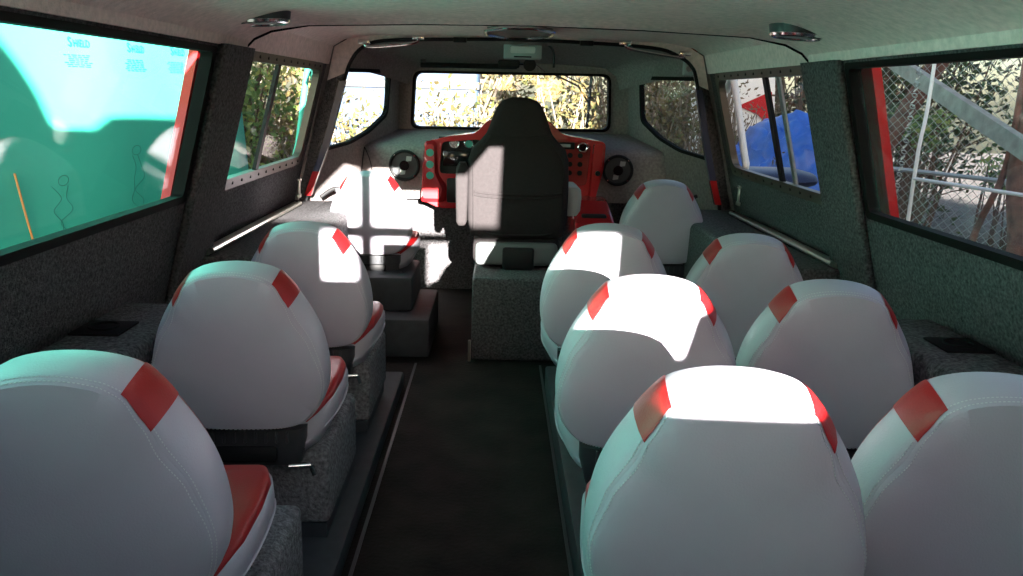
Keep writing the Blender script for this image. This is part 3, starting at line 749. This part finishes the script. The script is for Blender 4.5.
tube(bm, [(-.05, .05, 4.2), (d.x*Lt-.05, d.y*Lt+.05, 4.2)], .035, 8)
link('timber_frame', bm, mat('timber', (.3, .2, .12), .8), t)
# printed words and lines of small print
pr = mat('teal_print', (.0, .14, .12), .6)
def text_mesh(name, body, size):
    c = bpy.data.curves.new(name, 'FONT'); c.body = body; c.size = size; c.extrude = .0005
    tmp = bpy.data.objects.new(name, c); col.objects.link(tmp); bpy.context.view_layer.update()
    me = bpy.data.meshes.new_from_object(tmp); bpy.data.objects.remove(tmp); return me
def printed(u, z, k):
    """lettering follows the sheet"""
    S1, s1 = text_mesh('printed_word', 'S', .088*k), text_mesh('printed_word', 'HIELD', .068*k)
    bm = bmesh.new()
    for me, dx in ((S1, 0), (s1, .054*k)):
        n0 = len(bm.verts); bm.from_mesh(me); bm.verts.ensure_lookup_table()
        for v in bm.verts[n0:]: v.co.x += dx
    ang = []
    for v in bm.verts:
        x, y, zz = v.co; v.co = Vector(tp(u-x*1.05, z-.05+y*1.7, .014+zz))
    link('printed_word', bm, pr, t, smooth=False)
    for m_ in (S1, s1): bpy.data.meshes.remove(m_)
    bm = bmesh.new()
    for r_ in range(7):
        x = -.06*k+random.uniform(0, .04)
        while x < .24*k:
            wlen = random.uniform(.012, .035)
            q = [tp(u-x, z-.10-.021*r_*k, .006), tp(u-x-wlen, z-.10-.021*r_*k, .006), tp(u-x-wlen, z-.096-.021*r_*k, .006), tp(u-x, z-.096-.021*r_*k, .006)]
            bm.faces.new([bm.verts.new(p) for p in q]); x += wlen+.008
    link('small_print', bm, pr, t, smooth=False)
for u, z in ((.62, 2.73), (.98, 2.73), (1.35, 2.74), (1.86, 2.74), (2.4, 2.75), (2.9, 2.75)): printed(u, z, .5)
# marker outlines of small figures on the sheet
bm = bmesh.new()
for u, z in ((1.45, 1.80), (.95, 1.95), (2.0, 1.85)):
    for k in range(2):
        pts = crom([tp(u+random.uniform(-.05, .05)+.03*k, z+.11-.07*i, .006) for i in range(7)], 5); tube(bm, pts, .0015, 4)
    torus(bm, tp(u, z+.14, .006), (.906, -.423, 0), .028, .0015, 16, 4, .035)
link('marker_scribble', bm, pr, t)
bm = bmesh.new(); tube(bm, crom([tp(1.73, 2.0, .03), tp(1.70, 1.8, .03), tp(1.66, 1.55, .03)], 4), .006, 6)
link('cord', bm, M['orange'], t)
tag(t, 'teal plastic sheeting printed with small words outside the rear left window, sunlit white above', 'sheeting')

# unseen block added behind, its outline shaped to cast shade on the sheeting
bm = bmesh.new()
prof = rpoly([(-2.0, GZ), (-.52, GZ), (-.52, 2.80), (-.84, 2.68), (-1.26, 2.56), (-1.28, 2.48), (-1.48, 2.45), (-1.53, 2.63), (-1.59, 2.77), (-1.66, 2.90), (-1.78, 3.02), (-2.0, 3.1)], .02, 3)
panel(bm, prof, [], lambda x, z: (x, -2.4, z), lambda x, z: (x, -1.6, z))
tag(link('sheet_shade_blocker', bm, mat('blocker_grey', (.2, .2, .19), .9), smooth=False), 'unseen grey block added behind the vehicle on the left to shade the sheeting', 'load')
bm = bmesh.new(); panel(bm, [(1.72, GZ), (14, GZ), (14, 6.5), (9, 7.6), (3.9, 6.5), (3.9, 3.5), (1.72, 3.4)], [], lambda x, z: (x+.62, -7.5, z), lambda x, z: (x, -4, z))  # unseen block added to keep sun off the right window seats and outdoors
sh = link('right_shade_blocker', bm, mat('blocker_brown', (.16, .13, .11), .9, var=.2, vscale=10), smooth=False); tag(sh, 'unseen tall brown block added behind the vehicle to shade its right side', 'light blocker')
bm = bmesh.new(); tube(bm, [(.27, -1.6, GZ), (.27, -1.6, 3.2)], .045, 12)  # unseen post added to shade a stripe on the farthest left seat
tag(link('stripe_shade_blocker', bm, mat('stripe_blocker_brown', (.3, .2, .12), .8)), 'unseen round post added behind the vehicle to cast a stripe of shade', 'post')

leafG = leafmat('green_leaves', [(.05, .10, .03), (.09, .17, .04), (.16, .24, .06), (.30, .33, .08)])
leafD = leafmat('dark_leaves', [(.012, .025, .01), (.02, .04, .015), (.04, .07, .02), (.07, .09, .03)])
leafY = leafmat('dry_leaves', [(.05, .045, .015), (.11, .085, .03), (.14, .105, .045), (.07, .085, .02), (.15, .125, .09)])
leafB = leafmat('brown_leaves', [(.10, .07, .04), (.16, .10, .06), (.22, .15, .09), (.12, .10, .05)])
twig = mat('pale_twigs', (.2, .165, .13), .9); bark = mat('brown_bark', (.10, .06, .045), .9, var=.4, vscale=12, bump=.6, bscale=30)
def rnd_in():
    while True:
        v = Vector((random.uniform(-1, 1), random.uniform(-1, 1), random.uniform(-1, 1)))
        if .25 < v.length < 1: return v
def bush(name, c, r, n, ls, lm, label, cat='bush', nt_=40, tm_=None, group=None, trunk=0):
    t = empty(name, (c[0], c[1], GZ)); cz = c[2]-GZ; r = Vector(r)
    bm = bmesh.new()
    clumps = [rnd_in()*.85 for _ in range(max(6, n//60))]
    for _ in range(n):
        q = random.choice(clumps)+Vector((random.gauss(0, .16), random.gauss(0, .16), random.gauss(0, .16)))
        p = Vector((q.x*r.x, q.y*r.y, cz+q.z*r.z))
        if p.z < .02: p.z = .02+random.random()*.2
        u = Vector((random.gauss(0, 1), random.gauss(0, 1), random.gauss(0, 1))).normalized(); v = u.orthogonal().normalized(); L_ = ls*random.uniform(.5, 1.3); W_ = L_*.5
        bm.faces.new([bm.verts.new(x) for x in (p-u*L_*.5, p+v*W_*.5-u*L_*.05, p+u*L_*.5, p-v*W_*.5-u*L_*.05)])
    link('foliage', bm, lm, t, smooth=False, recalc=False)
    bm = bmesh.new()
    for _ in range(nt_):
        q = random.choice(clumps); a_ = Vector((q.x*r.x*.3+random.gauss(0, .1), q.y*r.y*.3, 0)); b_ = Vector((q.x*r.x*1.1, q.y*r.y*1.1, max(.2, cz+q.z*r.z+random.uniform(0, .3)*r.z)))
        m_ = (a_+b_)/2+Vector((random.gauss(0, .15), random.gauss(0, .15), random.gauss(0, .1)))*min(1, r.x)
        R0 = .012+.006*r.x
        tube(bm, crom([a_, m_, b_], 3), [R0*1.2, R0*1.1, R0, R0*.8, R0*.6, R0*.4, R0*.25], 4)
        if random.random() < .8:
            e = m_+Vector((random.gauss(0, .4), random.gauss(0, .3), random.uniform(.1, .7)))*r.x*.6; tube(bm, [m_, (m_+e)/2+Vector((0, 0, .05)), e], [R0*.6, R0*.4, R0*.2], 4)
    if trunk: tube(bm, crom([(0, 0, 0), (.1, 0, cz*.5), (0, .1, cz)], 4), [trunk*(1-.06*k) for k in range(9)], 8)
    link('stem', bm, tm_ or twig, t, recalc=False)
    return tag(t, label, cat, group)
# ahead of the windscreen: pale sunlit scrub
for i, (x, y, r, lb) in enumerate(((-2.4, 12.5, 1.7, 'pale sunlit scrub behind the left part of the windscreen'), (-.6, 12.0, 1.5, 'yellowish dry bush behind the windscreen left of the driver seat'), (1.0, 12.4, 1.6, 'pale twiggy bush behind the windscreen above the driver seat'), (2.6, 12.0, 1.5, 'bare tangled bush behind the right part of the windscreen'))):
    bush('dry_bush', (x, y, .30), (r*.8, .9, 1.28 if i < 2 else 1.6), 2600, .11, leafY, lb, nt_=110)
for i, (x, y, lb) in enumerate(((-6.5, 21, 'distant pale thicket beyond the windscreen, left end'), (-1.5, 22, 'distant pale thicket beyond the windscreen, centre left'), (3.5, 21.5, 'distant pale thicket beyond the windscreen, centre right'), (8, 21, 'distant thicket beyond the windscreen, right end'))):
    bush('thicket', (x, y, 2.2), (3.2, 1.5, 3.2), 3800, .22, leafY if i < 3 else leafB, lb, nt_=80)
# green bushes to the left
bush('green_bush', (-3.9, 10.2, 1.3), (1.2, 1.3, 2.0), 6000, .10, leafG, 'green leafy bush seen through the front left side window', nt_=60, tm_=bark)
bush('green_bush', (-4.2, 12.3, 1.6), (1.5, 1.3, 2.5), 5000, .12, leafG, 'yellow-green bush just left of the windscreen', nt_=50, tm_=bark)
bush('green_bush', (-5.0, 10.3, 1.9), (1.1, 1.3, 2.2), 4500, .11, leafG, 'green bush behind the left sliding window, right half', nt_=60, tm_=twig)
bush('autumn_bush', (-5.2, 9.2, .6), (1.1, .9, 1.3), 2400, .10, leafY, 'dry autumn bush low behind the left sliding window', nt_=100)
bush('green_bush', (-6.2, 12.5, 1.6), (2.2, 1.5, 2.9), 5000, .15, leafG, 'tall green bush behind the left sliding window beside the teal sheeting', nt_=40, tm_=bark)
# right side
bush('bare_bush', (3.1, 12.2, .7), (1.1, .9, 1.5), 1500, .08, leafB, 'brown bare bush behind the front right side window', nt_=160)
bush('dark_tree', (7.5, 15.5, 2.2), (2.4, 1.6, 3.2), 6000, .17, leafD, 'dark green tree behind the right sliding window', 'tree', nt_=40, tm_=bark, trunk=.2)
bush('dark_tree', (11.5, 14.5, 2.2), (2.6, 1.6, 3.2), 5000, .19, leafD, 'dark tree behind the fence at the right', 'tree', nt_=40, tm_=bark, trunk=.2)
bush('dark_tree', (12.5, 10.5, 2.0), (2.2, 2.0, 3.2), 5000, .19, leafD, 'dark tree farthest right beyond the rear right window', 'tree', nt_=40, tm_=bark, trunk=.2)
bush('green_bush', (5.2, 8.6, .95), (.55, .5, .55), 420, .10, leafG, 'small light green bush behind the fence in the rear right window', nt_=25, tm_=bark)
bush('green_bush', (6.4, 13.0, 1.25), (.8, .4, .45), 300, .13, leafG, 'light green sprigs above the blue tarpaulin', nt_=12, tm_=bark)
bush('yellow_bush', (3.5, 9.6, .62), (.35, .3, .3), 260, .07, leafY, 'small yellow-green bush low in the front right side window', nt_=12)

# blue tarpaulin over a heap
from mathutils import noise
bt = mat('blue_tarpaulin', (.035, .13, .50), .35, var=.25, vscale=3, bump=.5, bscale=7)
bm = bmesh.new(); bmesh.ops.create_icosphere(bm, subdivisions=6, radius=1)
for v in bm.verts:
    p = v.co.copy(); q_ = Vector([math.copysign(abs(c_)**.7, c_) for c_ in p]); v.co = Vector((q_.x*.95, q_.y*1.3, q_.z*1.8))
    n_ = noise.fractal(p*2.2, 1, 2, 4)+1.1*abs(noise.noise(p*4))+.5*abs(noise.noise(p*9)); v.co *= 1+.08*n_
    if v.co.z < 0: v.co.z = 0
o = link('tarpaulin_heap', bm, bt); o.location = (3.85, 10.6, GZ+.45)
bm = bmesh.new(); box(bm, (-.75, -1.1, GZ), (.75, 1.1, GZ+.5), .05); q = link('load', bm, M['black']); q.location = (0, 0, -GZ-.45); q.parent = o
tag(o, 'bright blue crumpled tarpaulin over a heap outside the right sliding window', 'tarpaulin')
# white and red boat beyond
t = empty('beached_boat', (3.93, 13.2, GZ))
def prism(pts, y0, y1, m, nm, bev=.04):
    bm = bmesh.new(); panel(bm, rpoly(pts, bev, 3), [], lambda x, z: (x, y0, z), lambda x, z: (x, y1, z)); return link(nm, bm, m, t, smooth=False)
prism([(-.8, .3), (-.75, 2.68), (-.1, 2.85), (.32, 2.92), (.37, 2.3), (.31, 2.05), (.0, 1.95), (-.2, 1.8), (-.3, .3)], 0, .9, M['white_paint'], 'hull', .1)
prism([(-.22, 2.40), (.29, 2.64), (.34, 2.05), (.1, 2.28)], -.03, -.002, M['red_paint'], 'red_flash', .03)
bm = bmesh.new(); torus(bm, (-.1, -.08, 1.72), (0, 1, 0), .22, .09, 24, 10, .16); link('hatch_rim', bm, M['black'], t)
tag(t, 'white boat hull with a red flash behind the blue tarpaulin', 'boat')
# small dark blue boat nose near the window
bm = bmesh.new(); rings = []
for x, r_ in ((-.45, .06), (-.3, .15), (0, .2), (.35, .2), (.5, .12)):
    rings.append([(x, r_*math.cos(a_*math.pi/8)*1.6, r_*math.sin(a_*math.pi/8)*.45) for a_ in range(16)])
loft(bm, rings); o = link('kayak_nose', bm, M['navy']); o.location = (2.05, 6.8, .83)
bm = bmesh.new(); tube(bm, [(0, 0, -1.86), (0, 0, -.05)], .04, 8); q = link('trestle', bm, M['black'], o)
tag(o, 'dark blue float low outside the right sliding window', 'float')

# chain-link fence on the right
t = empty('chain_link_fence', (3.6, 8.2, GZ)); t.rotation_euler = (0, 0, R(-52))
Lf, Hf, sp = 6.0, 3.6, .085
bm = bmesh.new()
k = -Hf
while k < Lf:
    for sgn in (1, -1):
        x0, z0, x1, z1 = (k, 0, k+Hf, Hf) if sgn > 0 else (k+Hf, 0, k, Hf)
        def clipz(x0, z0, x1, z1):
            dx, dz = x1-x0, z1-z0; t0, t1 = 0, 1
            ta, tb = (0-x0)/dx, (Lf-x0)/dx
            t0, t1 = max(0, min(ta, tb)), min(1, max(ta, tb)); return t0, t1
        t0, t1 = clipz(x0, z0, x1, z1)
        if t1-t0 > .01: tube(bm, [(x0+(x1-x0)*t0, .004*sgn, z0+(z1-z0)*t0), (x0+(x1-x0)*t1, .004*sgn, z0+(z1-z0)*t1)], .0028, 3, cap=False)
    k += sp
link('wire_mesh', bm, mat('galvanised_wire', (.45, .45, .43), .5, .5), t, smooth=False, recalc=False)
bm = bmesh.new()
for x in (0, 2.0, 4.0, 6.0): tube(bm, [(x, 0, 0), (x, 0, Hf+.05)], .025, 8)
tube(bm, [(0, 0, Hf), (Lf, 0, Hf)], .02, 8); tube(bm, [(0, 0, 1.9), (Lf, 0, 1.75)], .02, 8)
link('fence_post', bm, mat('galvanised_steel', (.5, .5, .48), .45, .6), t)
tag(t, 'grey chain-link fence beyond the rear right window', 'fence')
# weathered slanting timber, white pole, bare trunk
gt = mat('weathered_timber', (.36, .35, .31), .85, var=.25, vscale=10, bump=.3, bscale=40)
bm = bmesh.new()
A, B = Vector((3.5, 7.75, 1.84)), Vector((3.5, 5.75, 1.22)); D = (B-A).normalized()
loft(bm, [[P_+q for q in (Vector((0, 0, .065)), Vector((.06, 0, .065)), Vector((.06, 0, -.065)), Vector((0, 0, -.065)))] for P_ in (A-D*.9, A, B, B+D*.7)])
tag(link('timber_brace', bm, gt, smooth=False), 'pale weathered slanting timber crossing the rear right window', 'timber')
bm = bmesh.new(); tube(bm, [(3.64, 5.05, GZ), (3.64, 5.05, 1.35)], .05, 8)
tag(link('timber_post', bm, gt), 'upright weathered post at the low end of the slanting timber, right of the frame', 'post')
bm = bmesh.new(); tube(bm, crom([(3.12, 6.14, 1.92), (3.05, 6.02, 1.4), (2.98, 5.94, .9), (2.98, 5.94, -1.05)], 4), .014, 8)
tube(bm, [(2.98, 5.94, .93), (3.2, 4.9, .93)], .012, 8)
tag(link('white_pole', bm, M['white_paint']), 'thin white pole standing beyond the rear right window', 'pole')
bm = bmesh.new(); pts = []
for k in range(26): 
    q = Vector((3.0, 6.1, 1.75)).lerp(Vector((2.9, 6.02, .75)), k/25); torus(bm, q, (1, .3*(-1)**k, .8*(-1)**k), .018, .004, 8, 4, .026)
tag(link('hanging_chain', bm, M['alu']), 'rusty chain hanging beside the white pole', 'chain')
rb = mat('reddish_bark', (.20, .09, .07), .9, var=.5, vscale=10, bump=.6, bscale=25)
for pts, r_, lb in (([(3.9, 6.0, GZ), (3.95, 6.05, .3), (3.9, 6.15, 1.0), (3.98, 6.2, 1.9)], .14, 'thick reddish bare trunk at the right edge of the rear right window'),
                    ([(3.75, 6.5, GZ), (3.75, 6.45, .3), (3.82, 6.25, 1.0), (3.75, 6.1, 1.8)], .03, 'thin reddish stem beside the thick trunk in the right window'),
                    ([(4.6, 10.3, GZ), (4.35, 9.6, .6), (4.35, 9.2, 1.2), (4.5, 8.4, 2.2)], .13, 'leaning red-brown branch behind the slanting timber')):
    bm = bmesh.new(); cp = crom(pts, 5); tube(bm, cp, [r_*(1-.02*k) for k in range(len(cp))], 10); tag(link('bare_tree', bm, rb), lb, 'tree trunk')
# pale road vehicle roof beyond the windscreen
t = empty('distant_trailer', (-1.9, 17.5, GZ))
bm = bmesh.new(); box(bm, (-1.5, -.9, .9), (1.5, .9, 2.95), .08, 3); link('body', bm, mat('blue_grey_paint', (.02, .04, .075), .7), t)
bm = bmesh.new(); box(bm, (-1.52, -.95, 2.55), (1.52, .95, 2.70), .02); link('light_band', bm, M['plastic'], t)
for x in (-.9, .9):
    bm = bmesh.new(); cyl(bm, (x, -.8, .40), (0, 1, 0), .4, .25, 24); link('wheel', bm, M['rubber'], t)
tag(t, 'blue-grey trailer far ahead, high in the left of the windscreen', 'trailer')
